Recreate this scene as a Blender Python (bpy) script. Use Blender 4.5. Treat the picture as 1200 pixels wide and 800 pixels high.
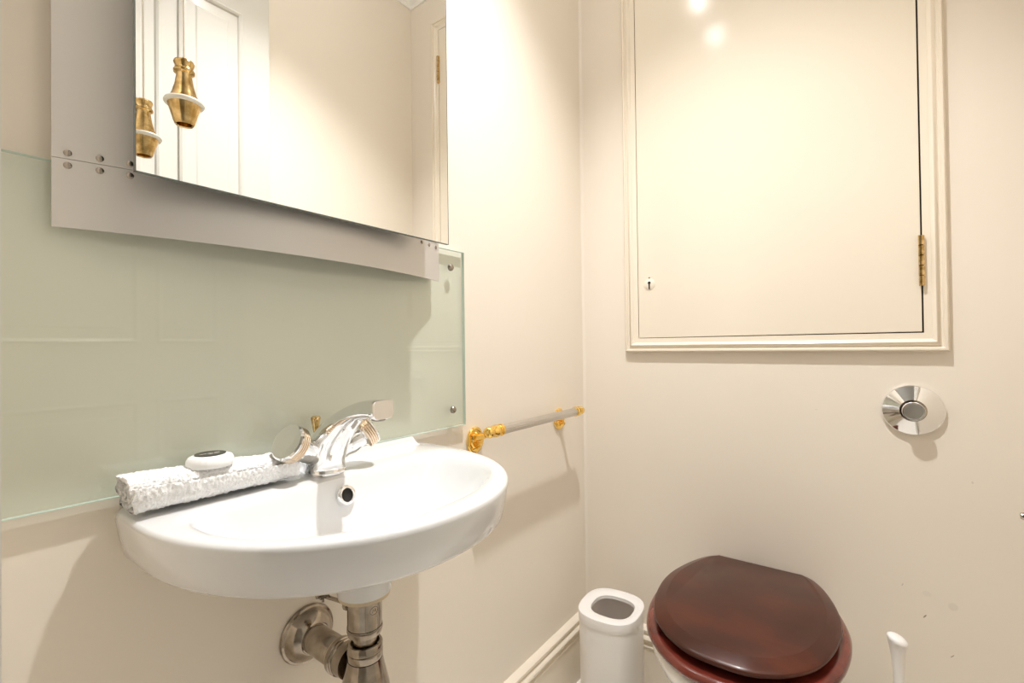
import bpy, bmesh, math, random
from mathutils import Vector, Matrix, Euler, noise
random.seed(7)
for o in list(bpy.data.objects): bpy.data.objects.remove(o)
S = bpy.context.scene; COL = S.collection
PI = math.pi
# ------------------------------------------------------------------ camera
# world: left wall is x=0, back wall is y=0, floor is z=0 (metres)
CAM = Vector((0.7077, -1.3304, 1.0))
cd = bpy.data.cameras.new('camera'); cam = bpy.data.objects.new('camera', cd); COL.objects.link(cam)
yaw, pit, rol = math.atan(409/550.0), 5.4/550, 0.012
fwd = Vector((-math.sin(yaw)*math.cos(pit), math.cos(yaw)*math.cos(pit), math.sin(pit)))
rgt = fwd.cross(Vector((0, 0, 1))).normalized(); upv = rgt.cross(fwd)
up2 = upv*math.cos(rol) + rgt*math.sin(rol); rg2 = rgt*math.cos(rol) - upv*math.sin(rol)
m = Matrix((rg2, up2, -fwd)).transposed().to_4x4(); m.translation = CAM
cam.matrix_world = m
cd.sensor_width = 36; cd.lens = 36*550/1200; cd.clip_start = 0.01
S.camera = cam
# ------------------------------------------------------------------ world, exposure
w = bpy.data.worlds.new('world'); S.world = w; w.use_nodes = True
w.node_tree.nodes['Background'].inputs[0].default_value = (1, 1, 1, 1)
w.node_tree.nodes['Background'].inputs[1].default_value = 0.3
S.view_settings.view_transform = 'Standard'; S.view_settings.look = 'None'
S.view_settings.gamma = 1; S.view_settings.use_curve_mapping = False
S.view_settings.exposure = 0.34
S.cycles.max_bounces = 14; S.cycles.diffuse_bounces = 8; S.cycles.glossy_bounces = 8; S.cycles.transparent_max_bounces = 16
P_MAIN, P_SPOT, P_HALL_FILL = 92.0, 1.25, 6.0
WARM = (1.0, 0.99, 0.985)
# ------------------------------------------------------------------ materials
def mat(name, col, rough=.5, metal=0, coat=0, spec=.5, **kw):
    m = bpy.data.materials.new(name); m.use_nodes = True
    b = m.node_tree.nodes['Principled BSDF']
    b.inputs['Base Color'].default_value = (*col, 1); b.inputs['Roughness'].default_value = rough
    b.inputs['Metallic'].default_value = metal; b.inputs['Coat Weight'].default_value = coat
    b.inputs['Coat Roughness'].default_value = kw.get('coat_rough', .04)
    b.inputs['Specular IOR Level'].default_value = spec
    return m
def nodes(m): return m.node_tree.nodes, m.node_tree.links, m.node_tree.nodes['Principled BSDF']
def tex_noise(m, scale=(1, 1, 1), nscale=10, detail=4, rough=.5):
    n, l, b = nodes(m)
    tc = n.new('ShaderNodeTexCoord'); mp = n.new('ShaderNodeMapping'); mp.inputs['Scale'].default_value = scale
    nt = n.new('ShaderNodeTexNoise'); nt.inputs['Scale'].default_value = nscale; nt.inputs['Detail'].default_value = detail
    nt.inputs['Roughness'].default_value = rough
    l.new(tc.outputs['Object'], mp.inputs['Vector']); l.new(mp.outputs['Vector'], nt.inputs['Vector'])
    return nt.outputs['Fac']
def add_bump(m, fac, strength=.1, dist=.001):
    n, l, b = nodes(m); bp = n.new('ShaderNodeBump'); bp.inputs['Strength'].default_value = strength
    bp.inputs['Distance'].default_value = dist
    l.new(fac, bp.inputs['Height']); l.new(bp.outputs['Normal'], b.inputs['Normal']); return bp
def add_ramp(m, fac, stops, target='Base Color'):
    n, l, b = nodes(m); r = n.new('ShaderNodeValToRGB'); e = r.color_ramp.elements
    while len(e) < len(stops): e.new(.5)
    for i, (p, c) in enumerate(stops): e[i].position = p; e[i].color = (*c, 1)
    l.new(fac, r.inputs['Fac']); l.new(r.outputs['Color'], b.inputs[target]); return r
M = {}
CREAM = (.80, .738, .648)
M['wall'] = mat('cream wall paint', CREAM, .38, spec=.35)
add_ramp(M['wall'], tex_noise(M['wall'], (1, 1, 1), 3.5, 5), [(.3, (.795, .731, .640)), (.7, (.81, .749, .661))])
add_bump(M['wall'], tex_noise(M['wall'], (1, 1, .5), 45, 3), .10, .002)
M['gloss'] = mat('cream gloss paint', (.80, .73, .62), .14, spec=.5)
add_bump(M['gloss'], tex_noise(M['gloss'], (240, 240, 9), 1.0, 3), .10, .0006)
M['trim'] = mat('cream satin trim paint', (.82, .745, .63), .22)
add_bump(M['trim'], tex_noise(M['trim'], (1, 1, 1), 60, 3), .06, .001)
M['white_door'] = mat('white door paint', (.78, .76, .71), .25)
M['leaf_paint'] = mat('off white door leaf paint', (.66, .645, .60), .22)
M['ceiling'] = mat('white ceiling paint', (.86, .85, .82), .8)
M['floor'] = mat('pale floor tile', (.86, .83, .78), .25)
M['ceramic'] = mat('white glazed ceramic', (.77, .775, .78), .10, coat=.6)
M['pan'] = mat('white glazed ceramic pan', (.85, .84, .81), .1, coat=.6)
M['chrome'] = mat('polished chrome', (.86, .86, .86), .035, 1)
M['ridge'] = mat('warm ridged chrome', (.80, .68, .54), .16, 1)
M['nickel'] = mat('aged nickel plate', (.56, .50, .43), .13, 1)
add_ramp(M['nickel'], tex_noise(M['nickel'], (1, 1, 1), 55, 5), [(.3, (.30, .255, .205)), (.65, (.47, .415, .35))])
add_ramp(M['nickel'], tex_noise(M['nickel'], (1, 1, 1), 90, 4), [(.35, (.07,)*3), (.7, (.26,)*3)], 'Roughness')
M['gold'] = mat('polished gold plate', (1.0, .68, .20), .10, 1)
M['satin'] = mat('satin nickel bar', (.66, .63, .60), .32, 1)
M['brass'] = mat('old brass', (.55, .36, .13), .16, 1)
add_ramp(M['brass'], tex_noise(M['brass'], (1, 1, 1), 120, 5), [(.35, (.42, .27, .09)), (.65, (.78, .57, .28))])
M['plate'] = mat('brushed grey metal sheet', (.60, .585, .57), .42, .55)
add_bump(M['plate'], tex_noise(M['plate'], (40, 4, 900), 1, 2), .04, .0003)
M['mirror'] = mat('silvered mirror', (.93, .935, .92), 0.0, 1)
M['mirror_edge'] = mat('dark mirror edge', (.10, .12, .11), .2)
M['steel'] = mat('steel screw', (.36, .32, .28), .25, 1)
M['dark'] = mat('painted gap shade', (.02, .018, .015), .9)  # near-black colour standing in for the shade in gaps and holes
M['pull_white'] = mat('off white plastic ring', (.82, .79, .70), .3)
M['cord'] = mat('pale cord', (.78, .74, .66), .8)
M['plastic'] = mat('white plastic', (.83, .815, .80), .3)
M['plastic_in'] = mat('grey bin inside', (.88, .84, .81), .6)
M['paper'] = mat('white paper', (.86, .86, .85), .75)
M['label'] = mat('black label', (.03, .03, .022), .35)
M['white_ink'] = mat('white ink', (.85, .85, .82), .5)
M['rubber'] = mat('black rubber', (.02, .02, .02), .6)
M['sealant'] = mat('beige washer', (.60, .50, .35), .6)
# mahogany
M['wood'] = mat('mahogany varnish', (.09, .02, .012), .30, coat=.08, coat_rough=.10, spec=.28)
add_ramp(M['wood'], tex_noise(M['wood'], (5, 9, 20), 1.1, 5, .5),
         [(.28, (.040, .012, .007)), (.5, (.058, .016, .009)), (.72, (.095, .023, .011))])
M['wood_red'] = mat('red mahogany seat varnish', (.14, .022, .015), .2, coat=.4, coat_rough=.1)
add_ramp(M['wood_red'], tex_noise(M['wood_red'], (5, 14, 30), 1.5, 5),
         [(.3, (.085, .013, .009)), (.7, (.19, .032, .019))])
# towel
M['towel'] = mat('white terry cloth', (.88, .88, .88), .95, spec=.1)
add_bump(M['towel'], tex_noise(M['towel'], (1, 1, 1), 520, 2), .8, .0015)
M['towel_band'] = mat('white woven towel band', (.87, .87, .88), .8, spec=.15)
# the same wall paint with a few dark scuffs low on the right of the back wall
M['wall_marked'] = M['wall'].copy(); M['wall_marked'].name = 'scuffed cream wall paint'
n_, l_, b_ = nodes(M['wall_marked'])
src = b_.inputs['Base Color'].links[0].from_socket; tc = n_.new('ShaderNodeTexCoord')
for cx_, cz_, lx, lz, rot, amt in ((.808, .413, .0016, .0055, -.6, .75), (.850, .344, .0012, .0055, -.7, .6), (.772, .470, .0012, .0040, -.4, .3), (.853, .447, .0095, .0095, 0, .10), (.812, .462, .009, .007, 0, .06), (.886, .71, .002, .003, .3, .2), (.62, .84, .004, .0010, 0, .15)):
    sub = n_.new('ShaderNodeVectorMath'); sub.operation = 'SUBTRACT'; sub.inputs[1].default_value = (cx_, 0, cz_)
    rt = n_.new('ShaderNodeVectorRotate'); rt.rotation_type = 'Y_AXIS'; rt.inputs['Angle'].default_value = rot
    dv = n_.new('ShaderNodeVectorMath'); dv.operation = 'DIVIDE'; dv.inputs[1].default_value = (lx, 1, lz)
    ln = n_.new('ShaderNodeVectorMath'); ln.operation = 'LENGTH'
    mr = n_.new('ShaderNodeMapRange'); mr.interpolation_type = 'SMOOTHSTEP'
    for k, v in (('From Min', 1.0), ('From Max', .6), ('To Min', 0.0), ('To Max', amt)): mr.inputs[k].default_value = v
    mc = n_.new('ShaderNodeMix'); mc.data_type = 'RGBA'
    cA = [i for i in mc.inputs if i.name == 'A' and i.type == 'RGBA'][0]; cB = [i for i in mc.inputs if i.name == 'B' and i.type == 'RGBA'][0]
    cB.default_value = (.12, .09, .06, 1); co = [o for o in mc.outputs if o.type == 'RGBA'][0]
    l_.new(tc.outputs['Object'], sub.inputs[0]); l_.new(sub.outputs[0], rt.inputs['Vector']); l_.new(rt.outputs[0], dv.inputs[0]); l_.new(dv.outputs[0], ln.inputs[0])
    l_.new(ln.outputs['Value'], mr.inputs['Value']); l_.new(mr.outputs['Result'], mc.inputs['Factor']); l_.new(src, cA); src = co
l_.new(src, b_.inputs['Base Color'])
# clear glass with a green tint (thin sheet: both faces tint what passes)
gm = bpy.data.materials.new('green tinted glass'); gm.use_nodes = True
n_, l_ = gm.node_tree.nodes, gm.node_tree.links
n_.remove(n_['Principled BSDF'])
tr = n_.new('ShaderNodeBsdfTransparent'); tr.inputs[0].default_value = (.966, .995, .988, 1)
gl = n_.new('ShaderNodeBsdfGlossy'); gl.inputs['Roughness'].default_value = .01
fr = n_.new('ShaderNodeFresnel'); geo = n_.new('ShaderNodeNewGeometry'); mi_ = n_.new('ShaderNodeMath'); mi_.operation = 'MULTIPLY_ADD'
mi_.inputs[1].default_value = 1/1.5-1.5; mi_.inputs[2].default_value = 1.5        # same reflectance entering and leaving the sheet
l_.new(geo.outputs['Backfacing'], mi_.inputs[0]); l_.new(mi_.outputs[0], fr.inputs['IOR'])
mx = n_.new('ShaderNodeMixShader')
l_.new(fr.outputs[0], mx.inputs[0]); l_.new(tr.outputs[0], mx.inputs[1]); l_.new(gl.outputs[0], mx.inputs[2])
l_.new(mx.outputs[0], n_['Material Output'].inputs['Surface'])
M['glass'] = gm
M['glass_edge'] = mat('green glass edge', (.58, .68, .60), .15)
def emit(name, col, s):
    m = bpy.data.materials.new(name); m.use_nodes = True; b = m.node_tree.nodes['Principled BSDF']
    b.inputs['Emission Color'].default_value = (*col, 1); b.inputs['Emission Strength'].default_value = s; return m
M['bulb'] = emit('lit lamp lens', WARM, 6)

# ------------------------------------------------------------------ helpers
def empty(name, loc=(0, 0, 0)):
    o = bpy.data.objects.new(name, None); o.location = loc; o.empty_display_size = .05; COL.objects.link(o); return o
def thing(name, label, cat, loc=(0, 0, 0), group=None):
    o = empty(name, loc); o['label'] = label; o['category'] = cat
    if group: o['group'] = group
    return o
def build(name, bm, mt, parent=None, smooth=None, bevel=0, segs=2, keep=True):
    """bm is in world coordinates; the object is parented with its origin at the parent's."""
    bmesh.ops.recalc_face_normals(bm, faces=bm.faces)
    me = bpy.data.meshes.new(name); bm.to_mesh(me); bm.free()
    for q in (mt if isinstance(mt, (list, tuple)) else [mt]): me.materials.append(M[q])
    o = bpy.data.objects.new(name, me); COL.objects.link(o)
    if parent:
        off = Vector((0, 0, 0)); p = parent
        while p: off += p.location; p = p.parent
        me.transform(Matrix.Translation(-off)); o.parent = parent
    if bevel:
        b = o.modifiers.new('bevel', 'BEVEL'); b.width = bevel; b.segments = segs; b.limit_method = 'ANGLE'; b.angle_limit = math.radians(35)
    if smooth is not None:
        for p in me.polygons: p.use_smooth = True
        me.set_sharp_from_angle(angle=math.radians(smooth))
    return o
def relabel(o, label): o['label'] = label; return o
def struct(name, bm, mt, parent=None, **k):
    o = build(name, bm, mt, parent, **k)
    if not parent: o['kind'] = 'structure'
    return o
def box(bm, a, b, mi=0):
    a, b = Vector(a), Vector(b)
    r = bmesh.ops.create_cube(bm, size=1, matrix=Matrix.Translation((a+b)/2) @ Matrix.Diagonal((*[abs(v) for v in (b-a)], 1)))
    for f in {f for v in r['verts'] for f in v.link_faces}: f.material_index = mi
def bx(a, b):
    bm = bmesh.new(); box(bm, a, b); return bm
def frame_of(d):
    d = Vector(d).normalized(); u = d.orthogonal().normalized(); return u, d.cross(u), d
def rings(bm, rs, cap0=True, cap1=True, closed=True, mi=0):
    L = [[bm.verts.new(p) for p in r] for r in rs]; n = len(L[0])
    for a, b in zip(L, L[1:]):
        for i in range(n if closed else n-1):
            j = (i+1) % n; f = bm.faces.new((a[i], a[j], b[j], b[i])); f.material_index = mi
    if cap0: bm.faces.new(L[0][::-1]).material_index = mi
    if cap1: bm.faces.new(L[-1]).material_index = mi
    return L
def lathe(bm, base, axis, prof, n=32, cap0=True, cap1=True, mi=0, ref=None):
    """prof: list of (radius, distance along axis)"""
    u, v, d = frame_of(axis); base = Vector(base)
    rs = [[base + d*h + (u*math.cos(2*PI*i/n) + v*math.sin(2*PI*i/n))*max(r, 1e-5) for i in range(n)] for r, h in prof]
    rings(bm, rs, cap0, cap1, mi=mi)
def LT(base, axis, prof, n=32, **k):
    bm = bmesh.new(); lathe(bm, base, axis, prof, n, **k); return bm
def tube(bm, pts, r, n=12, mi=0):
    pts = [Vector(p) for p in pts]; rr = r if isinstance(r, (list, tuple)) else [r]*len(pts)
    d0 = (pts[1]-pts[0]).normalized(); u = d0.orthogonal().normalized(); rs = []
    for i, p in enumerate(pts):
        d = (pts[min(i+1, len(pts)-1)] - pts[max(i-1, 0)]).normalized()
        u = (u - d*u.dot(d)).normalized(); v = d.cross(u)
        rs.append([p + (u*math.cos(2*PI*k/n) + v*math.sin(2*PI*k/n))*rr[i] for k in range(n)])
    rings(bm, rs, mi=mi)
def TB(pts, r, n=12):
    bm = bmesh.new(); tube(bm, pts, r, n); return bm
def lerp(A, B, t): return [a.lerp(b, t) for a, b in zip(A, B)]
def spline(pts, k=8, closed=False):
    P = [Vector(p) for p in pts]; n = len(P); out = []
    g = (lambda i: P[i % n]) if closed else (lambda i: P[max(0, min(n-1, i))])
    for i in range(n if closed else n-1):
        a, b, c, d = g(i-1), g(i), g(i+1), g(i+2)
        for s in range(k):
            t = s/k
            out.append(.5*((2*b) + (c-a)*t + (2*a-5*b+4*c-d)*t*t + (3*b-a-3*c+d)*t**3))
    if not closed: out.append(P[-1])
    return out
def sweep_frame(bm, x0, x1, z0, z1, y, prof, mi=0):
    """mitred moulding round a rectangle on the back wall; prof = (inset, out)"""
    rs = []
    for u, v in prof:
        rs.append([Vector((x0+u, y-v, z0+u)), Vector((x1-u, y-v, z0+u)), Vector((x1-u, y-v, z1-u)), Vector((x0+u, y-v, z1-u))])
    rings(bm, rs, False, False, mi=mi)

# ================================================================== THE ROOM
XR, YF, ZC = 0.985, -1.2848, 2.50       # right wall, front wall (inner face), ceiling
struct('wall_left', bx((-.08, YF-.1, 0), (0, .08, ZC)), 'wall')
struct('wall_back', bx((0, 0, 0), (XR+.08, .08, ZC)), 'wall_marked')
struct('wall_right', bx((XR, YF-.1, 0), (XR+.08, 0, ZC)), 'wall')
bm = bmesh.new()                        # front wall with the doorway the photograph is taken through
box(bm, (0, YF-.10, 0), (.262, YF, ZC)); box(bm, (.973, YF-.10, 0), (XR, YF, ZC)); box(bm, (.262, YF-.10, 2.125), (.973, YF, ZC))
struct('wall_front', bm, 'wall')
bm = bmesh.new()                        # door lining
box(bm, (.262, YF-.105, 0), (.27, YF, 2.117)); box(bm, (.965, YF-.105, 0), (.973, YF, 2.117)); box(bm, (.262, YF-.105, 2.117), (.973, YF, 2.125))
struct('trim_3', bm, 'white_door')
struct('floor', bx((-.08, -3.2, -.08), (2.1, .08, 0)), 'floor')
struct('ceiling', bx((-.08, YF-.1, ZC), (XR+.08, .08, ZC+.08)), 'ceiling')
# the lit hallway behind the doorway
struct('wall_hall_left', bx((-.68, -3.2, 0), (-.6, YF-.1, ZC)), 'white_door')
struct('wall_hall_right', bx((2.1, -3.2, 0), (2.18, YF-.1, ZC)), 'white_door')
struct('wall_hall_back', bx((-.6, -3.2, 0), (2.1, -3.12, ZC)), 'white_door')
bm = bmesh.new(); box(bm, (-.6, YF-.18, 0), (-.08, YF-.1, ZC)); box(bm, (XR+.08, YF-.18, 0), (2.1, YF-.1, ZC))
struct('wall_hall_front', bm, 'white_door')
struct('floor_hall', bx((-.68, -3.2, -.08), (-.08, YF-.1, 0)), 'floor')
struct('ceiling_hall', bx((-.68, -3.2, ZC), (2.18, YF-.1, ZC+.08)), 'ceiling')
hd = build('added_dark_door', bx((.20, -3.12, .005), (.94, -3.08, 2.05)), 'wood', bevel=.003); hd['kind'] = 'structure'  # unseen dark door, added so the chrome reflects dark stripes
for z0, z1 in ((.2, .9), (1.05, 1.9)):
    for x0, x1 in ((.28, .53), (.61, .86)):
        build('door_panel', bx((x0, -3.08, z0), (x1, -3.072, z1)), 'wood', hd, bevel=.004)
# cornice: ogee run round the room with a relief row of leaves
bm = bmesh.new()
prof = [(0, .085), (.006, .085), (.008, .070), (.016, .060), (.022, .042), (.040, .022), (.058, .014), (.062, .006), (.075, .006), (.075, 0)]
rs = [[Vector((u, YF+u, ZC-v)), Vector((XR-u, YF+u, ZC-v)), Vector((XR-u, -u, ZC-v)), Vector((u, -u, ZC-v))] for u, v in prof]
rings(bm, rs, False, False)
trim1 = struct('trim_1', bm, 'ceiling')
bm = bmesh.new()
for k in range(16):
    y = -.06 - k*.075
    for s in (-1, 1):
        bmesh.ops.create_uvsphere(bm, u_segments=8, v_segments=5, radius=1, matrix=Matrix.Translation((XR-.032, y+s*.014, ZC-.036)) @ Matrix.Rotation(PI/4, 4, 'Y') @ Matrix.Rotation(s*.6, 4, 'X') @ Matrix.Diagonal((.006, .012, .024, 1)))
for k in range(11):
    x = .10 + k*.078
    for s in (-1, 1):
        bmesh.ops.create_uvsphere(bm, u_segments=8, v_segments=5, radius=1, matrix=Matrix.Translation((x+s*.014, -.032, ZC-.036)) @ Matrix.Rotation(PI/4, 4, 'X') @ Matrix.Rotation(-s*.6, 4, 'Y') @ Matrix.Diagonal((.012, .006, .024, 1)))
o = build('leaf_relief', bm, 'ceiling', trim1, smooth=60); o['kind'] = 'stuff'
# rounded filler bead in the left back corner
bm = bmesh.new(); R = .010
arc = [(0, -R)] + [(R - R*math.cos(a), -R + R*math.sin(a)) for a in [i*PI/2/6 for i in range(1, 6)]] + [(R, 0)]
arc = [(R-R*math.cos(t), -(R-R*math.sin(t))) for t in [i*PI/2/8 for i in range(9)]]
rs = [[Vector((x+.0004, y-.0004, z)) for x, y in arc] for z in (0.001, ZC-.09)]
rings(bm, rs, False, False, closed=False)
struct('trim_2', bm, 'wall', smooth=60)
# skirting boards: plain board with a two-bead top
SK = [(0, 0), (.016, 0), (.016, .128), (.019, .131), (.019, .135), (.014, .139), (.014, .145), (.021, .149), (.023, .155), (.020, .161), (.014, .164),
      (.014, .168), (.018, .172), (.018, .178), (.012, .184), (0, .186)]
def skirting(name, a, b, nrm):
    a, b, nrm = Vector(a), Vector(b), Vector(nrm)
    bm = bmesh.new(); rings(bm, [[p + nrm*u + Vector((0, 0, z)) for u, z in SK] for p in (a, b)])
    struct(name, bm, 'trim', smooth=40)
skirting('baseboard_left', (.0, YF, 0), (.0, 0, 0), (1, 0, 0))
skirting('baseboard_back', (.0, 0, 0), (XR, 0, 0), (0, -1, 0))
skirting('baseboard_right', (XR, -.60, 0), (XR, 0, 0), (-1, 0, 0))

# open door leaf folded back along the right wall (seen in the mirror)
XD = 0.945
door = build('door_1', bx((XD, YF+.004, .01), (XD+.036, -.612, 2.10)), 'leaf_paint', bevel=.002); door['kind'] = 'structure'
def door_panel(y0, y1, z0, z1):
    bm = bmesh.new()
    prof = [(0, 0), (0, .007), (.006, .010), (.011, .007), (.014, .002), (.040, .0035), (.044, .006), (.05, .006)]
    rs = [[Vector((XD-v, y0+u, z0+u)), Vector((XD-v, y1-u, z0+u)), Vector((XD-v, y1-u, z1-u)), Vector((XD-v, y0+u, z1-u))] for u, v in prof]
    rings(bm, rs, False, True)
    build('door_panel', bm, 'leaf_paint', door)
for ya, yb in ((-.855, -.692), (-1.205, -.895)):
    door_panel(ya, yb, 1.02, 1.99); door_panel(ya, yb, .22, .86)

# ================================================================== CUPBOARD IN THE BACK WALL
cup = thing('wall_cupboard', 'cream painted flush wall cupboard with moulded frame above the toilet', 'cupboard', (.5, 0, .98))
FX0, FX1, FZ0, FZ1 = .147, .855, .9785, 2.298
bm = bmesh.new()
sweep_frame(bm, FX0, FX1, FZ0, FZ1, 0, [(0, 0), (0, .011), (.003, .0155), (.007, .0155), (.0095, .011), (.0125, .0105), (.015, .0145), (.020, .0170), (.024, .0145), (.0265, .0105), (.0395, .0100), (.0395, 0)])
build('frame', bm, 'trim', cup, smooth=40)
build('shade_backing', bx((FX0+.03, -.0015, FZ0+.03), (FX1-.03, -.0002, FZ1-.03)), 'dark', cup)  # flat black sheet paints the shade seen through the door gap
dx0, dx1, dz0, dz1 = .1885, .8125, 1.0195, 2.256
bm = bmesh.new(); r = bmesh.ops.create_cube(bm, size=1, matrix=Matrix.Translation(((dx0+dx1)/2, -.0062, (dz0+dz1)/2)) @ Matrix.Diagonal((dx1-dx0, .009, dz1-dz0, 1)))
for v in bm.verts:
    if v.co.z < 1.1 and v.co.x > .5: v.co.z += .001
    if v.co.z < 1.1 and v.co.x < .5: v.co.z -= .0005
cd_ = build('cupboard_door', bm, 'gloss', cup, bevel=.0012)
yk = -.0107
bm = LT((.2215, yk, 1.1725), (0, -1, 0), [(.0165, 0), (.0165, .0006), (.0155, .0014)], 28); build('escutcheon', bm, 'trim', cd_, smooth=40)
bm = bmesh.new(); lathe(bm, (.2215, yk-.0012, 1.1770), (0, -1, 0), [(.0043, 0), (.0043, .0005)], 16); box(bm, (.2194, yk-.0017, 1.1585), (.2236, yk-.0012, 1.176))
build('keyhole', bm, 'dark', cd_)
bm = LT((.2215, yk, 1.1915), (0, -1, 0), [(.0024, 0), (.0022, .0006)], 12); build('nail_hole', bm, 'brass', cd_)
for zc in (1.1715, 2.0985):
    h = bmesh.new(); box(h, (.8085, -.0125, zc-.054), (.8175, -.0102, zc+.054))
    hg = relabel(build('hinge', h, 'brass', cup, bevel=.0005), 'old brass butt hinge')
    for k in range(5):
        z0 = zc - .0535 + k*.0214
        b = LT((.8135, -.0155, z0), (0, 0, 1), [(.0036, 0), (.0052, .0008), (.0052, .0199), (.0036, .0206)], 8)
        build('knuckle', b, 'brass', hg)

# ================================================================== FLUSH PLATE
FC = Vector((.7945, 0, .852))
fl = thing('flush_plate', 'round chrome flush push plate on the back wall above the toilet', 'flush button', FC)
build('backing_dome', LT(FC, (0, -1, 0), [(.0525, .0005), (.0535, .003), (.0535, .006), (.0515, .0085), (.023, .0185), (.0222, .018), (.0222, .012)], 64), 'chrome', fl, smooth=30)
build('push_button', LT(FC + Vector((0, -.014, 0)), (0, -1, 0), [(.0195, 0), (.0195, .0195), (.0185, .0215), (.0165, .0215), (.0160, .0208)], 48), 'chrome', fl, smooth=30)
build('collar_ring', LT(FC + Vector((0, -.0182, 0)), (0, -1, 0), [(.0225, 0), (.0222, .0014), (.0203, .0016), (.0201, 0)], 48), 'nickel', fl, smooth=40)

# ================================================================== GLASS SPLASHBACK
sp = thing('glass_splashback', 'green tinted clear glass splashback behind the basin', 'splashback', (.006, -.91, .83))
gy0, gy1, gz0, gz1 = -1.262, -.567, .830, 1.206
build('glass_sheet', bx((.0035, gy0, gz0), (.0115, gy1, gz1)), 'glass', sp)
bm = bmesh.new(); e = .0003
box(bm, (.0036, gy1-e, gz0), (.0114, gy1+e, gz1)); box(bm, (.0036, gy0, gz1-e), (.0114, gy1, gz1+e)); box(bm, (.0036, gy0, gz0-e), (.0114, gy1, gz0+e))
build('polished_edge', bm, 'glass_edge', sp)
for (y, z) in ((-.611, 1.168), (-.608, .867)):
    b = bmesh.new(); lathe(b, (0, y, z), (1, 0, 0), [(.004, .0112), (.0075, .0117), (.0075, .0145), (.006, .0170), (.0035, .0182)], 24)
    build('fixing_screw', b, 'steel', sp, smooth=40)

# ================================================================== MIRROR ON BOWED METAL BACKPLATE
mu = thing('bathroom_mirror', 'large frameless mirror on a bowed grey metal backplate above the basin', 'mirror', (.03, -.94, 1.13))
MY = -.9395; HW = .2835
def px_(y): return .024 + .046*(1-((y-MY)/HW)**2)
def sheet(y0, y1, z0, z1, n=24, t=.0018, off=0):
    bm = bmesh.new(); ys = [y0+(y1-y0)*i/n for i in range(n+1)]
    rs = [[Vector((px_(y)+off, y, z)) for y in ys] + [Vector((px_(y)+off-t, y, z)) for y in ys[::-1]] for z in (z0, z1)]
    rings(bm, rs); return bm
PZ0, SEAM, PZ1 = 1.1325, 1.2060, 1.90
build('bottom_panel', sheet(MY-HW, MY+HW, PZ0, SEAM, 40), 'plate', mu, smooth=30)
for s in (-1, 1):
    a, b = sorted((MY+s*HW, MY+s*(HW-.10)))
    build('side_panel', sheet(a, b, SEAM+.0006, PZ1-.0735-.0006, 12), 'plate', mu, smooth=30)
build('top_panel', sheet(MY-HW, MY+HW, PZ1-.0735, PZ1, 40), 'plate', mu, smooth=30)
for s in (-1, 1):
    for zz in (SEAM, PZ1-.0735):
        for dz in (-.0067, .0067):
            for k in range(3):
                y = MY + s*(.2715 - k*.025); sl = -2*.046*(y-MY)/HW**2
                b = LT((px_(y), y, zz+dz), (1, -sl, 0), [(.0036, -.0002), (.0036, .0007), (.0028, .0014), (.0010, .0017)], 14)
                build('panel_screw', b, 'steel', mu, smooth=40)
for s in (-1, 1):                                     # folded side returns carry the sheet off the wall, and back channel
    y = MY + s*(HW-.03)
    build('wall_bracket', bx((.0, y-.012, 1.24), (px_(y+s*.012)-.003, y+.012, 1.80)), 'plate', mu)
bm = bmesh.new(); box(bm, (.0915, -1.1705, 1.1895), (.0968, -.7025, 1.85), 1); 
for f in bm.faces:
    if f.calc_center_median().x > .0967: f.material_index = 0
mg = build('mirror_glass', bm, ['mirror', 'mirror_edge'], mu)
bm = bmesh.new(); e = .0009
for a, b in (((-1.1708, 1.1892), (-1.1708+e, 1.8503)), ((-.7022-e, 1.1892), (-.7022, 1.8503)), ((-1.1708, 1.1892), (-.7022, 1.1892+e)), ((-1.1708, 1.8503-e), (-.7022, 1.8503))):
    box(bm, (.0914, a[0], a[1]), (.0971, b[0], b[1]))
build('edge_strip', bm, 'mirror_edge', mu)
for y in (-1.06, -.82):
    for z in (1.26, 1.78):
        build('spacer', LT((px_(y)-.001, y, z), (1, 0, 0), [(.008, 0), (.008, .0915-px_(y)+.001)], 16), 'steel', mu)

# ================================================================== LIGHT PULL
PX, PY = .1588, -1.1463
pl = thing('light_pull', 'brass acorn light pull with a white ring hanging before the mirror', 'light pull', (PX, PY, 1.23))
zb = 1.2285
build('cup', LT((PX, PY, zb), (0, 0, 1), [(.0060, .007), (.0066, .001), (.0078, 0), (.0088, .0012), (.0120, .0120), (.0148, .0205)], 32), 'brass', pl, smooth=40)
build('ring', LT((PX, PY, zb+.0200), (0, 0, 1), [(.0140, 0), (.0168, .0004), (.0178, .0022), (.0168, .0042), (.0140, .0046)], 36), 'pull_white', pl, smooth=60)
build('bell', LT((PX, PY, zb+.0245), (0, 0, 1), [(.0133, 0), (.0131, .001), (.0108, .007), (.0084, .016), (.0068, .0255), (.0070, .0272), (.0092, .0285), (.0094, .0305), (.0082, .0325), (.0078, .0345), (.0088, .0372), (.0092, .0385), (.0086, .0402), (.0055, .0410), (.0015, .0412)], 36), 'brass', pl, smooth=35)
build('cord', TB([(PX, PY, zb+.065), (PX, PY, 1.8), (PX, PY, 2.47)], .0011, 8), 'cord', pl)
build('ceiling_switch', LT((PX, PY, 2.4995), (0, 0, -1), [(.030, 0), (.030, .014), (.018, .030), (.006, .033)], 32), 'plastic', pl, smooth=40)

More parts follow.
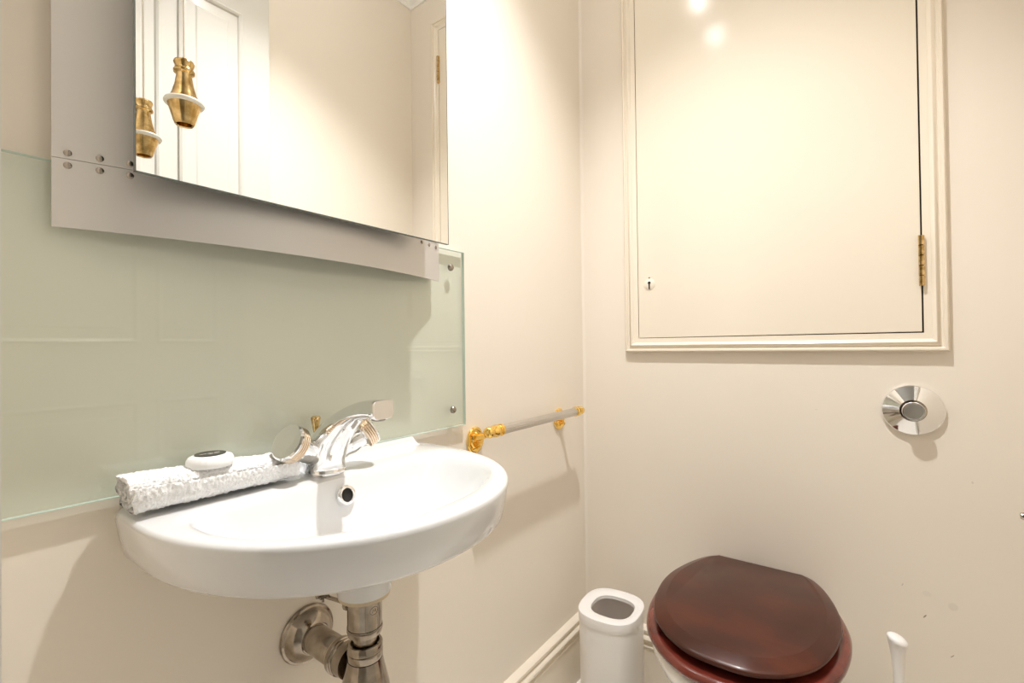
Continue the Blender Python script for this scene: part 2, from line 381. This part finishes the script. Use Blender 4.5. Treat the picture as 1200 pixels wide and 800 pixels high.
# ================================================================== WASH BASIN
BY = -.930
ba = thing('wash_basin', 'white ceramic half-round wall basin under the green glass', 'basin', (0, BY, .81))
NB = 144; ZR = .813
AC = Vector((.150, 0, 0))
def ray_outline(poly, c=AC):
    out = []
    for i in range(NB):
        a = 2*PI*i/NB + .0001; d = Vector((math.cos(a), math.sin(a), 0)); best = None
        for k in range(len(poly)):
            p, q = poly[k]-c, poly[(k+1) % len(poly)]-c; e_ = q-p
            den = d.x*e_.y - d.y*e_.x
            if abs(den) < 1e-12: continue
            t = (p.x*e_.y - p.y*e_.x)/den; s = (p.x*d.y - p.y*d.x)/den
            if t > 0 and -1e-9 <= s <= 1+1e-9: best = t if best is None else max(best, t)
        out.append(c + d*best)
    return out
def dpoly(xb, xf, hw, xs, n=2.1, rc=.004):
    """flat back at xb, straight sides to xs, superellipse front to xf; rc rounds the back corners"""
    P = []
    for i in range(7):
        t = i*PI/2/6; P.append(Vector((xb+rc-rc*math.sin(PI/2-t) , -(hw-rc)-rc*math.cos(PI/2-t), 0)))
    for i in range(81):
        t = -PI/2 + PI*i/80; c, s = math.cos(t), math.sin(t)
        P.append(Vector((xs + (xf-xs)*abs(c)**(2/n), math.copysign(abs(s)**(2/n), s)*hw, 0)))
    for i in range(7):
        t = i*PI/2/6; P.append(Vector((xb+rc-rc*math.sin(t), hw-rc+rc*math.cos(t), 0)))
    return P
OUT = ray_outline(dpoly(.0005, .341, .2395, .070, 2.15))
INN = ray_outline(dpoly(.094, .304, .200, .135, 2.2, .035))
def ins(P, d):                                       # shrink towards the centre line but keep the wall side on the wall
    r = []
    for p in P:
        v = p-AC; L = v.length; q = AC + v*(L-d)/L
        if p.x < .02: q = Vector((p.x, p.y*(1-d/.25), 0))
        r.append(q)
    return r
def at(P, z): return [Vector((p.x, p.y+BY, z)) for p in P]
def circ(c, r): return [Vector((c[0]+r*math.cos(2*PI*i/NB+.0001), c[1]+r*math.sin(2*PI*i/NB+.0001), 0)) for i in range(NB)]
NK = circ((.150, 0), .036); DR = circ((.165, 0), .021)
R_ = [at(NK, .665), at(NK, .690), at(circ((.15, 0), .07), .703), at(lerp(circ((.15, 0), .07), ins(OUT, .06), .65), .730), at(ins(OUT, .040), .754), at(ins(OUT, .022), .7565), at(ins(OUT, .0125), .7580), at(ins(OUT, .0090), .7620),
      at(ins(OUT, .004), .785), at(ins(OUT, .0008), .805), at(ins(OUT, .0012), .8090), at(ins(OUT, .0032), .8122), at(ins(OUT, .0062), .8132),
      at(lerp(OUT, INN, .55), .8132), at(lerp(OUT, INN, .88), .8126), at(INN, .8105), at(lerp(INN, DR, .035), .806), at(lerp(INN, DR, .08), .796), at(lerp(INN, DR, .15), .779), at(lerp(INN, DR, .26), .757),
      at(lerp(INN, DR, .42), .738), at(lerp(INN, DR, .62), .726), at(lerp(INN, DR, .85), .719), at(DR, .716), at(DR, .70)]
bm = bmesh.new(); rings(bm, R_)
build('bowl', bm, 'ceramic', ba, smooth=50)
# upstand against the glass, its end sweeping down to the rim
bm = bmesh.new(); ysU = [-.238, -.226, -.222, -.217, -.212, -.206] ; 
def up_h(y):
    a = min(1, max(0, (.2265-abs(y))/.018)); return a*a*(3-2*a)
ysU = [-.2265+.0020*i for i in range(10)] + [-.2+.02*i for i in range(1, 20)] + [.2085+.0020*i for i in range(10)]
rs = []
for y in ysU:
    h = .0168*up_h(y)
    rs.append([Vector((x, y+BY, z)) for x, z in ((.0006, .811), (.0006, ZR+h), (.008, ZR+h), (.0105, ZR+h*.97), (.0122, ZR+h*.85), (.0128, ZR+h*.6), (.0145, ZR+h*.3), (.019, ZR+h*.07), (.027, .8128), (.027, .811))])
rings(bm, rs); build('upstand', bm, 'ceramic', ba, smooth=60)
# overflow
oc = Vector((.1045, BY+.004, .7865)); on = Vector((1, 0, .30)).normalized()
bm = LT(oc, on, [(.0088, -.004), (.0088, .0015), (.0100, .0030), (.0128, .0030), (.0146, .0012), (.0146, -.004)], 32); build('overflow_ring', bm, 'chrome', ba, smooth=50)
build('overflow_hole', LT(oc, on, [(.0089, -.003), (.0089, -.0012)], 24), 'dark', ba)
build('waste_plug', LT((.165, BY, .716), (0, 0, 1), [(.0195, -.004), (.0195, .001), (.017, .004), (.003, .006)], 32), 'chrome', ba, smooth=40)
build('outlet_washer', LT((.15, BY, .6605), (0, 0, 1), [(.0285, -.002), (.0345, -.001), (.0345, .0045)], 40), 'sealant', ba, smooth=40)

# ================================================================== MIXER TAP
TY = -.929; TX = .052
tp = thing('mixer_tap', 'chrome monobloc mixer tap with two angled knobs on the basin', 'tap', (TX, TY, ZR))
def sec(c, d, a, b, n=40, p=2.0):
    """superellipse section: a across (y), b along the in-plane normal"""
    d = Vector(d).normalized(); s = Vector((0, 1, 0)); u = s.cross(d).normalized(); c = Vector(c); out = []
    for i in range(n):
        t = 2*PI*i/n; ct, st = math.cos(t), math.sin(t)
        out.append(c + s*a*math.copysign(abs(ct)**(2/p), ct) + u*b*math.copysign(abs(st)**(2/p), st))
    return out
keys = [((.052, ZR+.0003), (0, 1), .0310, .0310, 2), ((.052, .817), (0, 1), .0310, .0310, 2), ((.053, .824), (.1, 1), .0295, .0290, 2), ((.056, .836), (.3, 1), .0290, .0270, 2),
        ((.063, .852), (.55, 1), .0290, .0258, 2.1), ((.075, .868), (.8, 1), .0275, .0235, 2.2), ((.093, .884), (1, .85), .0240, .0195, 2.4), ((.115, .899), (1, .6), .0195, .0155, 2.5),
        ((.140, .910), (1, .35), .0180, .0130, 2.8), ((.165, .916), (1, .1), .0165, .0126, 3.6), ((.182, .917), (1, .0), .0160, .0124, 4.2)]
rs = []
for i in range(len(keys)-1):
    (c0, d0, a0, b0, p0), (c1, d1, a1, b1, p1) = keys[i], keys[i+1]
    for k in range(4):
        t = k/4
        cp = spline([Vector((*keys[max(i-1, 0)][0], 0)), Vector((*c0, 0)), Vector((*c1, 0)), Vector((*keys[min(i+2, len(keys)-1)][0], 0))], 4)[4+k]
        d = Vector((*d0, 0)).lerp(Vector((*d1, 0)), t)
        rs.append(sec((cp.x, TY, cp.y), (d.x, 0, d.y), a0+(a1-a0)*t, b0+(b1-b0)*t, 40, p0+(p1-p0)*t))
rs.append(sec((.182, TY, .917), (1, 0, 0), .0160, .0124, 40, 4.2))
bm = bmesh.new(); rings(bm, rs); build('body', bm, 'chrome', tp, smooth=60)
rs = [sec((.1822, TY, .917), (1, 0, 0), .0163, .0127, 40, 4.5), sec((.193, TY, .917), (1, 0, 0), .0166, .0132, 40, 5), sec((.1945, TY, .917), (1, 0, 0), .0158, .0124, 40, 5)]
bm = bmesh.new(); rings(bm, rs); build('spout_tip', bm, 'chrome', tp, smooth=40)
build('aerator', LT((.183, TY, .9055), (0, 0, -1), [(.0095, -.002), (.0095, .003), (.008, .004)], 24), 'steel', tp, smooth=40)
for s in (-1, 1):
    ax = Vector((.20, s*.84, .50)).normalized(); b0 = Vector((.056, TY, .8315)) + ax*.005
    hb = build('handle', LT(b0, ax, [(.0150, .010), (.0150, .026), (.0172, .033), (.0180, .0345), (.0180, .056), (.0215, .0585)], 40), 'chrome', tp, smooth=35)
    pr = [(.0220, .0575)]
    for k in range(4): pr += [(.0252, .0592+k*.0034), (.0262, .0603+k*.0034), (.0262, .0612+k*.0034), (.0242, .0623+k*.0034)]
    build('grip_ring', LT(b0, ax, pr, 48), 'ridge', hb, smooth=60)
    build('cap', LT(b0, ax, [(.0240, .0722), (.0262, .0732), (.0260, .0752), (.0238, .0770), (.0210, .0764), (.001, .0768)], 48), 'chrome', hb, smooth=35)
bm = bmesh.new(); tube(bm, [(.026, TY+.002, .813), (.026, TY+.002, .872)], .0022, 10)
build('popup_rod', bm, 'chrome', tp)
build('popup_knob', LT((.026, TY+.002, .870), (0, 0, 1), [(.0036, 0), (.0050, .008), (.0066, .018), (.0072, .0215), (.0066, .0240), (.0040, .0252)], 20), 'brass', tp, smooth=45)

# ================================================================== FLANNEL AND SOAP
tw = thing('folded_flannel', 'white terry flannel rolled up on the left of the basin', 'towel', (.05, -1.07, ZR))
def towel_section(y):
    """spiral fold in the x-z plane: path of sheet centre line, outermost end in front at the bottom"""
    pts = []
    turns = 2.35; N = 250
    for i in range(N+1):
        t = i/N; a = -PI*.62 + (1-t)*0 + t*turns*2*PI
        k = .25 + .75*t
        c, s = math.cos(a), math.sin(a); p = 2.6
        x = .031*k*math.copysign(abs(c)**(2/p), c); z = .0190*k*math.copysign(abs(s)**(2/p), s)
        pts.append(Vector((x, 0, z)))
    return pts
bm = bmesh.new(); rs = []; NY = 190; th = .0036
base = towel_section(0)
for j in range(NY+1):
    t = j/NY; y = -1.168 + t*.189
    wob = noise.noise(Vector((t*5, 3.1, 0)))
    hgt = 1.22 - .30*t + .07*wob; wid = 1 + .05*noise.noise(Vector((t*4, 9, 0)))
    cx = .0440 - .002*t; rr = []
    nrm = []
    P = [Vector((p.x*wid, 0, p.z*hgt)) for p in base]
    for side in (1, -1):
        idx = range(len(P)) if side == 1 else range(len(P)-1, -1, -1)
        for i in idx:
            d = (P[min(i+1, len(P)-1)] - P[max(i-1, 0)]).normalized(); n = Vector((d.z, 0, -d.x))
            q = P[i] + n*side*th*.5
            q = Vector((q.x+cx, y, q.z + ZR + .0035 + .0205*hgt))
            f = noise.noise(q*480)*.0022 + noise.noise(q*230)*.0010 + noise.noise(q*80)*.0010
            if side == 1: q += n*f
            e = max(0, .012 - (y+1.168))/.012
            q.y += (noise.noise(Vector((i*.17, side*.3, 1)))*.004 - .003*math.sin(i*.05))*e
            q.y += (1-min(1, (1-t)/.05))*noise.noise(Vector((i*.2, 5, 1)))*.006
            q.z = max(q.z, ZR+.0012)
            rr.append(q)
    rs.append(rr)
rings(bm, rs)
build('terry_cloth', bm, 'towel', tw, smooth=80)
top_ = max(v.co.z for v in bpy.data.objects['terry_cloth'].data.vertices if abs(v.co.y + tw.location.y + 1.082) < .012) + tw.location.z
SC = Vector((.046, -1.082, top_-.0045)); RS = .0262
so = thing('wrapped_soap', 'round white paper wrapped soap with black label on the flannel', 'soap', SC)
bm = bmesh.new(); N = 72; rs = []
for r, z, am in ((.75, 0, 0), (.93, .0005, .2), (1.0, .0045, .6), (.985, .0085, .8), (.90, .0125, 1), (.70, .0148, .6), (.35, .0152, 0), (.02, .0152, 0)):
    rs.append([SC + Vector((math.cos(2*PI*i/N)*RS*(r+.014*am*math.sin(i*2.4)*math.sin(i*.9)), math.sin(2*PI*i/N)*RS*(r+.014*am*math.sin(i*2.4)*math.sin(i*.9)), z + am*.0005*math.sin(i*2.1))) for i in range(N)])
rings(bm, rs); build('paper_wrapper', bm, 'paper', so, smooth=50)
LZ = SC.z + .0156
lb = build('label_sticker', LT((SC.x, SC.y, LZ-.0004), (0, 0, 1), [(.0172, 0), (.0172, .0006)], 48), 'label', so)
bm = bmesh.new()                                        # tiny blurred line of white print
def word(x, y, L):
    k = 0
    while k*.0013 < L:
        h = .0011 + .0007*((k*7) % 3)
        box(bm, (x-h/2, y+k*.0013, LZ+.0002), (x+h/2, y+k*.0013+.0009, LZ+.00035)); k += 1
word(SC.x-.001, SC.y-.0118, .0075); word(SC.x-.001, SC.y-.0030, .0060); word(SC.x-.001, SC.y+.0048, .0062)
word(SC.x+.0042, SC.y-.0035, .0050); word(SC.x+.0042, SC.y+.0028, .0060)
build('print', bm, 'white_ink', lb)

# ================================================================== BOTTLE TRAP
TXC = .150
bt = thing('bottle_trap', 'aged nickel bottle trap with wall flange beneath the basin', 'waste trap', (TXC, BY, .42))
build('tailpiece', LT((TXC, BY, .617), (0, 0, 1), [(.0190, 0), (.0232, .0012), (.0232, .0430), (.0215, .0440)], 40), 'nickel', bt, smooth=35)
build('lower_nut', LT((TXC, BY, .606), (0, 0, 1), [(.0185, 0), (.0225, .0015), (.0240, .0065), (.0240, .0085), (.0226, .0095), (.0226, .0108), (.0238, .0115)], 40), 'nickel', bt, smooth=35)
build('inlet_tube', LT((TXC, BY, .587), (0, 0, 1), [(.0165, 0), (.0165, .022)], 32), 'nickel', bt, smooth=35)
build('bottle_collar', LT((TXC, BY, .5815), (0, 0, 1), [(.0230, -.008), (.0240, -.006), (.0240, .0015), (.0228, .0022), (.0238, .0036), (.0238, .0105), (.0222, .0132), (.0195, .0130), (.0175, .0085), (.0175, .006)], 40), 'nickel', bt, smooth=35)
build('bottle', LT((TXC, BY, .415), (0, 0, 1), [(.018, 0), (.030, .004), (.0345, .012), (.0350, .10), (.0325, .118), (.0270, .142), (.0235, .158)], 40), 'nickel', bt, smooth=35)
zp = .553
fgp = [(.0435, .0004), (.0440, .003), (.0425, .0060), (.0395, .0070), (.0385, .0085), (.0370, .0130), (.0320, .0190), (.0240, .0240), (.0225, .0250), (.0215, .0250)]
build('wall_flange', LT((0, BY, zp), (1, 0, 0), fgp, 48), 'nickel', bt, smooth=35)
build('outlet_pipe', LT((0.003, BY, zp), (1, 0, 0), [(.0205, 0), (.0205, .075), (.0198, .076), (.0198, .108)], 36), 'nickel', bt, smooth=35)
build('outlet_washer', LT((.0855, BY, zp), (1, 0, 0), [(.0215, 0), (.0232, .0005), (.0232, .0032)], 36), 'sealant', bt, smooth=35)
build('outlet_nut', LT((.0885, BY, zp), (1, 0, 0), [(.0235, 0), (.0255, .0015), (.0255, .0075), (.0240, .0085), (.0240, .0100), (.0250, .0110), (.0250, .0135), (.0235, .0145), (.0225, .030)], 36), 'nickel', bt, smooth=35)
# stamped oval mark on the tailpiece, facing the room
bm = bmesh.new(); ang0 = math.atan2(-.35, .94)
def onp(a, z): return Vector((TXC + .0234*math.cos(a), BY + .0234*math.sin(a), z))
cz = .644; ac = ang0 + .30
tube(bm, [onp(ac + .0062/.0234*math.cos(t), cz + .0052*math.sin(t)) for t in [2*PI*i/28 for i in range(29)]], .00035, 6)
tube(bm, [onp(ac + u/.0234, cz + v) for u, v in ((-.0026, -.0024), (-.0016, .0024), (.0002, -.0012), (.0018, .0024), (.0028, -.0022))], .00032, 6)
build('stamped_mark', bm, 'steel', bt)
# pop-up linkage
pk = build('popup_linkage', TB([(TXC-.022, BY-.006, .640), (.075, BY-.018, .642)], .0028, 10), 'nickel', bt)
build('linkage_boss', LT((TXC-.018, BY-.004, .641), (-.97, -.2, .04), [(.0085, 0), (.0085, .006), (.0105, .0065), (.0105, .0125), (.006, .0135)], 20), 'nickel', bt, smooth=35)
bm = bmesh.new(); box(bm, (.072, BY-.026, .641), (.084, BY-.012, .653)); lathe(bm, (.080, BY-.026, .647), (0, -1, 0), [(.004, 0), (.004, .004), (.002, .005)], 12); lathe(bm, (.078, BY-.019, .634), (0, 0, 1), [(.002, 0), (.002, .05)], 10)
build('linkage_clamp', bm, 'steel', pk)

# ================================================================== TOWEL RAIL
RX, RZ = .0585, .8135
tr_ = thing('towel_rail', 'short fluted nickel towel rail with gold brackets on the left wall', 'towel rail', (0, -.345, RZ))
bm = bmesh.new(); n = 48; rs = []
for y in (-.500, -.165):
    rs.append([Vector((RX + math.cos(2*PI*i/n)*(.0112 if i % 4 else .0104), y, RZ + math.sin(2*PI*i/n)*(.0112 if i % 4 else .0104))) for i in range(n)])
rings(bm, rs); build('bar', bm, 'satin', tr_, smooth=25)
for yb, s, ye in ((-.527, -1, -.500), (-.158, 1, -.165)):
    def oval(k, x, yb=yb): return [Vector((x, yb+.0275*k*math.cos(2*PI*i/40), .7880 + .0305*k*math.sin(2*PI*i/40))) for i in range(40)]
    bm = bmesh.new(); rings(bm, [oval(.97, .0003), oval(1, .002), oval(1, .004), oval(.92, .0065), oval(.80, .0070), oval(.74, .0060), oval(.62, .0060), oval(.55, .0085)])
    br = build('bracket', bm, 'gold', tr_, smooth=45)
    bm = bmesh.new(); tube(bm, [(.006, yb, .795), (.018, yb, .7965), (.030, yb, .8005), (.040, yb, .806), (.049, yb, .811), (RX, yb, RZ)], [.0098, .0074, .0064, .0066, .0076, .0090], 14)
    tube(bm, [(.006, yb, .774), (.014, yb, .7720), (.019, yb, .7760), (.017, yb, .7815), (.011, yb, .782), (.008, yb, .7795)], [.0052, .0046, .0040, .0036, .003, .002], 10)
    build('scroll_arm', bm, 'gold', br, smooth=60)
    if s < 0:   # room end: collar, ball, collar, finial
        pf = [(.0105, 0), (.0132, .001), (.0136, .004), (.0132, .008), (.0108, .009), (.0104, .0135), (.0116, .0140), (.0136, .019), (.0140, .0235), (.0130, .028), (.0100, .032), (.0098, .036), (.0122, .040), (.0128, .045), (.0112, .051), (.006, .055), (.001, .056)]
        base_ = (RX, -.4995, RZ); axd = (0, -1, 0)
    else:       # corner end: two collars and a button finial
        pf = [(.0110, 0), (.0134, .0008), (.0138, .004), (.0134, .009), (.0112, .0105), (.0112, .013), (.0130, .014), (.0134, .018), (.0126, .022), (.0100, .0235), (.0098, .026), (.0112, .028), (.0116, .035), (.0104, .040), (.006, .043), (.001, .0435)]
        base_ = (RX, -.1655, RZ); axd = (0, 1, 0)
    build('end_cap', LT(base_, axd, pf, 32), 'gold', tr_, smooth=50)

# ================================================================== TOILET
CXT = .4985
to = thing('toilet', 'white ceramic toilet pan with closed dark mahogany seat', 'toilet', (CXT, -.23, 0))
half = [(.0, -.468), (.040, -.465), (.070, -.453), (.105, -.427), (.138, -.385), (.160, -.325), (.1705, -.255), (.1695, -.195), (.158, -.140), (.140, -.088), (.121, -.052), (.104, -.034), (.092, -.029)]
def lid_outline(off=0, back=0):
    P = [Vector((x, y, 0)) for x, y in half]
    full = P + [Vector((-p.x, p.y, 0)) for p in P[::-1][:-1]]
    c = spline(full[:13], 6) ; right = c
    left = [Vector((-p.x, p.y, 0)) for p in right[::-1][:-1]]
    pts = right + left[:-1] if (left[-1]-right[0]).length < 1e-6 else right + left
    n = len(pts); out = []
    for i in range(n):
        d = (pts[(i+1) % n]-pts[i-1]).normalized(); nn = Vector((d.y, -d.x, 0)); out.append(pts[i] + nn*off)
    return out
def lay(off, z):
    if off < -.026:                                     # far insets: shrink about the middle so corners never cross
        k = 1 + off/.17; return [Vector((p.x*k+CXT, -.24+(p.y+.24)*k, z)) for p in lid_outline(0)]
    return [Vector((p.x+CXT, p.y, z)) for p in lid_outline(off)]
bm = bmesh.new(); rings(bm, [lay(-.012, .4395), lay(-.004, .4396), lay(-.0012, .4406), lay(0, .4428), lay(.0002, .4458), lay(-.0006, .4482), lay(-.0028, .4502), lay(-.006, .4518), lay(-.0243, .4604), lay(-.0252, .4607)])
build('lid', bm, 'wood', to, smooth=19)
def seat_ring(o0, o1, z): return lay(o0, z)
bm = bmesh.new()
L_ = [lay(-.085, .4035), lay(.004, .4035), lay(.0115, .4055), lay(.0152, .4115), (lay(.0152, .417)), lay(.0115, .4225), lay(.004, .4250), lay(-.03, .4253), lay(-.078, .4240), lay(-.085, .418)]
rings(bm, L_ + [L_[0]], False, False); build('seat', bm, 'wood_red', to, smooth=50)
bmesh.new()
for (x, y) in ((-.09, -.40), (.09, -.40), (-.10, -.10), (.10, -.10)):
    build('buffer', LT((CXT+x*.9, y*.97, .4248), (0, 0, 1), [(.008, 0), (.008, .0147)], 12), 'rubber', to)
def pan_ring(off, z, sy=1, cy=-.2, sx=1):
    return [Vector(((p.x)*sx+CXT, cy+(p.y-cy)*sy, z)) for p in lid_outline(off)]
bm = bmesh.new()
PR = [pan_ring(-.045, .0005, .80, -.10, .80), pan_ring(-.045, .015, .80, -.10, .80), pan_ring(-.045, .12, .80, -.10, .78), pan_ring(-.035, .22, .86, -.10, .84), pan_ring(-.018, .30, .93, -.08, .93), pan_ring(-.002, .355, .98, -.06), pan_ring(.004, .380), pan_ring(.0055, .393), pan_ring(.003, .3995), pan_ring(-.005, .4030), pan_ring(-.05, .4030), pan_ring(-.06, .395), pan_ring(-.08, .33, .9, -.22), pan_ring(-.11, .25, .8, -.22)]
rings(bm, PR); build('pan', bm, 'pan', to, smooth=60)
for s in (-1, 1):
    bm = bmesh.new(); lathe(bm, (CXT+s*.075, -.026, .4195), (0, 0, 1), [(.008, 0), (.008, .022), (.006, .0235)], 16); lathe(bm, (CXT+s*.075-.02, -.022, .436), (1, 0, 0), [(.006, 0), (.006, .04)], 16)
    build('seat_hinge', bm, 'nickel', to, smooth=40)

# ================================================================== WASTE BIN
BXC, BYC, BH = .158, -.158, .300
bn = thing('waste_bin', 'white plastic waste bin with a square lid hole beside the toilet', 'bin', (BXC, BYC, 0))
def sq(hx, hy, z, p=2.75, rot=math.radians(4), n=64, ox=0, oy=0):
    out = []
    for i in range(n):
        t = 2*PI*i/n; c, s = math.cos(t), math.sin(t)
        x = ox+hx*math.copysign(abs(c)**(2/p), c); y = oy+hy*math.copysign(abs(s)**(2/p), s)
        out.append(Vector((BXC + x*math.cos(rot)-y*math.sin(rot), BYC + x*math.sin(rot)+y*math.cos(rot), z)))
    return out
A = .080; B = .086
bm = bmesh.new(); rings(bm, [sq(A*.93, B*.93, .0005), sq(A*.955, B*.955, .004), sq(A*.985, B*.985, .276), sq(A*.955, B*.955, .276), sq(A*.93, B*.93, .008)], True, True)
build('body', bm, 'plastic', bn, smooth=40)
hx, hy = .0545, .0535
bm = bmesh.new(); R2 = [sq(A*.97, B*.97, .2765), sq(A*1.004, B*1.004, .2768), sq(A*1.008, B*1.008, .2778), sq(A*1.006, B*1.006, .2975), sq(A*.998, B*.998, .3000), sq(A*.975, B*.975, .3010),
    sq(hx*1.06, hy*1.06, .2990, ox=.004), sq(hx, hy, .2975, ox=.004), sq(hx*.985, hy*.985, .289, ox=.004), sq(hx*1.05, hy*1.05, .287, ox=.004)]
rings(bm, R2 + [R2[0]], False, False); build('lid', bm, 'plastic', bn, smooth=35)
bm = bmesh.new(); rings(bm, [sq(A*.925, B*.925, .010), sq(A*.95, B*.95, .2752)], True, False)
build('inner_lining', bm, 'plastic_in', bn, smooth=40)

# ================================================================== TOILET BRUSH
HX, HY = .7635, -.125
tb = thing('toilet_brush', 'white toilet brush handle standing right of the toilet', 'brush', (HX, HY, 0))
build('holder', LT((HX, HY, 0.0005), (0, 0, 1), [(.045, 0), (.050, .004), (.047, .10), (.043, .13), (.040, .132), (.040, .03)], 32), 'plastic', tb, smooth=40)
tilt = Vector((-.02, .0, 1)).normalized(); hb0 = Vector((HX, HY, .05))
L1 = .373
pf = [(.006, 0), (.0075, .10), (.0085, .22), (.0092, .29), (.0105, .318), (.0130, .340), (.0152, .352)]
ns = 24; rs = []
for r, h in pf: rs.append([hb0 + tilt*h + Vector((math.cos(2*PI*i/ns)*r, math.sin(2*PI*i/ns)*r, 0)) for i in range(ns)])
for r, h in ((.0166, .0), (.0170, .0035), (.0160, .0068), (.0125, .0098), (.007, .0114), (.001, .0118)):    # slanted cap
    rs.append([hb0 + tilt*.3545 + Vector((math.cos(2*PI*i/ns)*r, math.sin(2*PI*i/ns)*r, h - .30*(math.cos(2*PI*i/ns)*r) + .0*r)) for i in range(ns)])
bm = bmesh.new(); rings(bm, rs); build('handle', bm, 'plastic', tb, smooth=60)
build('bristle_head', LT((HX, HY, .035), (0, 0, 1), [(.02, 0), (.032, .01), (.032, .06), (.015, .075)], 20), 'plastic', tb, smooth=50)

# ================================================================== TOILET ROLL HOLDER (only its tip shows at the right edge)
rh = thing('toilet_roll_holder', 'dark metal roll holder tip cut off by the right picture edge', 'roll holder', (XR, -.08, .677))
build('rose', LT((XR-.0005, -.08, .677), (-1, 0, 0), [(.019, 0), (.019, .004), (.012, .008)], 24), 'chrome', rh, smooth=40)
build('arm', LT((XR-.005, -.08, .677), (-1, 0, 0), [(.006, 0), (.006, .030), (.0068, .038), (.0055, .0420), (.001, .0428)], 20), "nickel", rh, smooth=40)

# ================================================================== LAMPS
def lamp_light(o, p, power, rad, parent, spot=None):
    d = bpy.data.lights.new('lamp_light', 'SPOT' if spot else 'POINT'); d.energy = power; d.shadow_soft_size = rad; d.color = WARM
    if spot:
        d.spot_size = math.radians(spot); d.spot_blend = 1.0 if spot < 130 else .6
    l = bpy.data.objects.new('lamp_light', d); COL.objects.link(l); l.parent = parent; l.location = Vector(p) - parent.location; return l
cl = thing('ceiling_lamp', 'small round ceiling lamp in the middle of the cloakroom', 'lamp', (.45, -.66, 2.5))
build('rose', LT((.45, -.66, 2.4995), (0, 0, -1), [(.05, 0), (.05, .008), (.02, .02), (.016, .045)], 32), 'white_door', cl, smooth=40)
lamp_light('l', (.45, -.66, 2.42), P_MAIN, .026, cl, 103)
lamp_light('l', (.45, -.66, 2.42), P_MAIN*.03, .026, cl)
for i, (x, y) in enumerate(((.185, -.723), (.189, -.990))):
    dl = thing('ceiling_spotlight', ('white stubby ceiling spotlight above the mirror nearer the cupboard' if i == 0 else 'white stubby ceiling spotlight above the mirror nearer the doorway'), 'lamp', (x, y, 2.5), 'ceiling spotlights')
    build('barrel', LT((x, y, 2.4995), (0, 0, -1), [(.030, 0), (.030, .058), (.0275, .060), (.027, .045)], 32, cap1=False), 'white_door', dl, smooth=40)
    build('lens', LT((x, y, 2.4545), (0, 0, -1), [(.0265, 0), (.026, .001)], 24), 'bulb', dl)
    lamp_light('l', (x, y, 2.425), P_SPOT, .026, dl, 150)
hl = thing('hall_fill_lamp', 'unseen white globe lamp added in the hallway as fill light', 'lamp', (-.25, -2.2, 2.5))  # added fill lamp out of view, brightens the room through the doorway
build('globe', LT((-.25, -2.2, 2.4995), (0, 0, -1), [(.05, 0), (.05, .02), (.085, .04), (.10, .085), (.085, .13), (.05, .155), (.001, .165)], 32), 'white_door', hl, smooth=50)
lamp_light('l', (-.25, -2.2, 2.22), P_HALL_FILL, .12, hl)
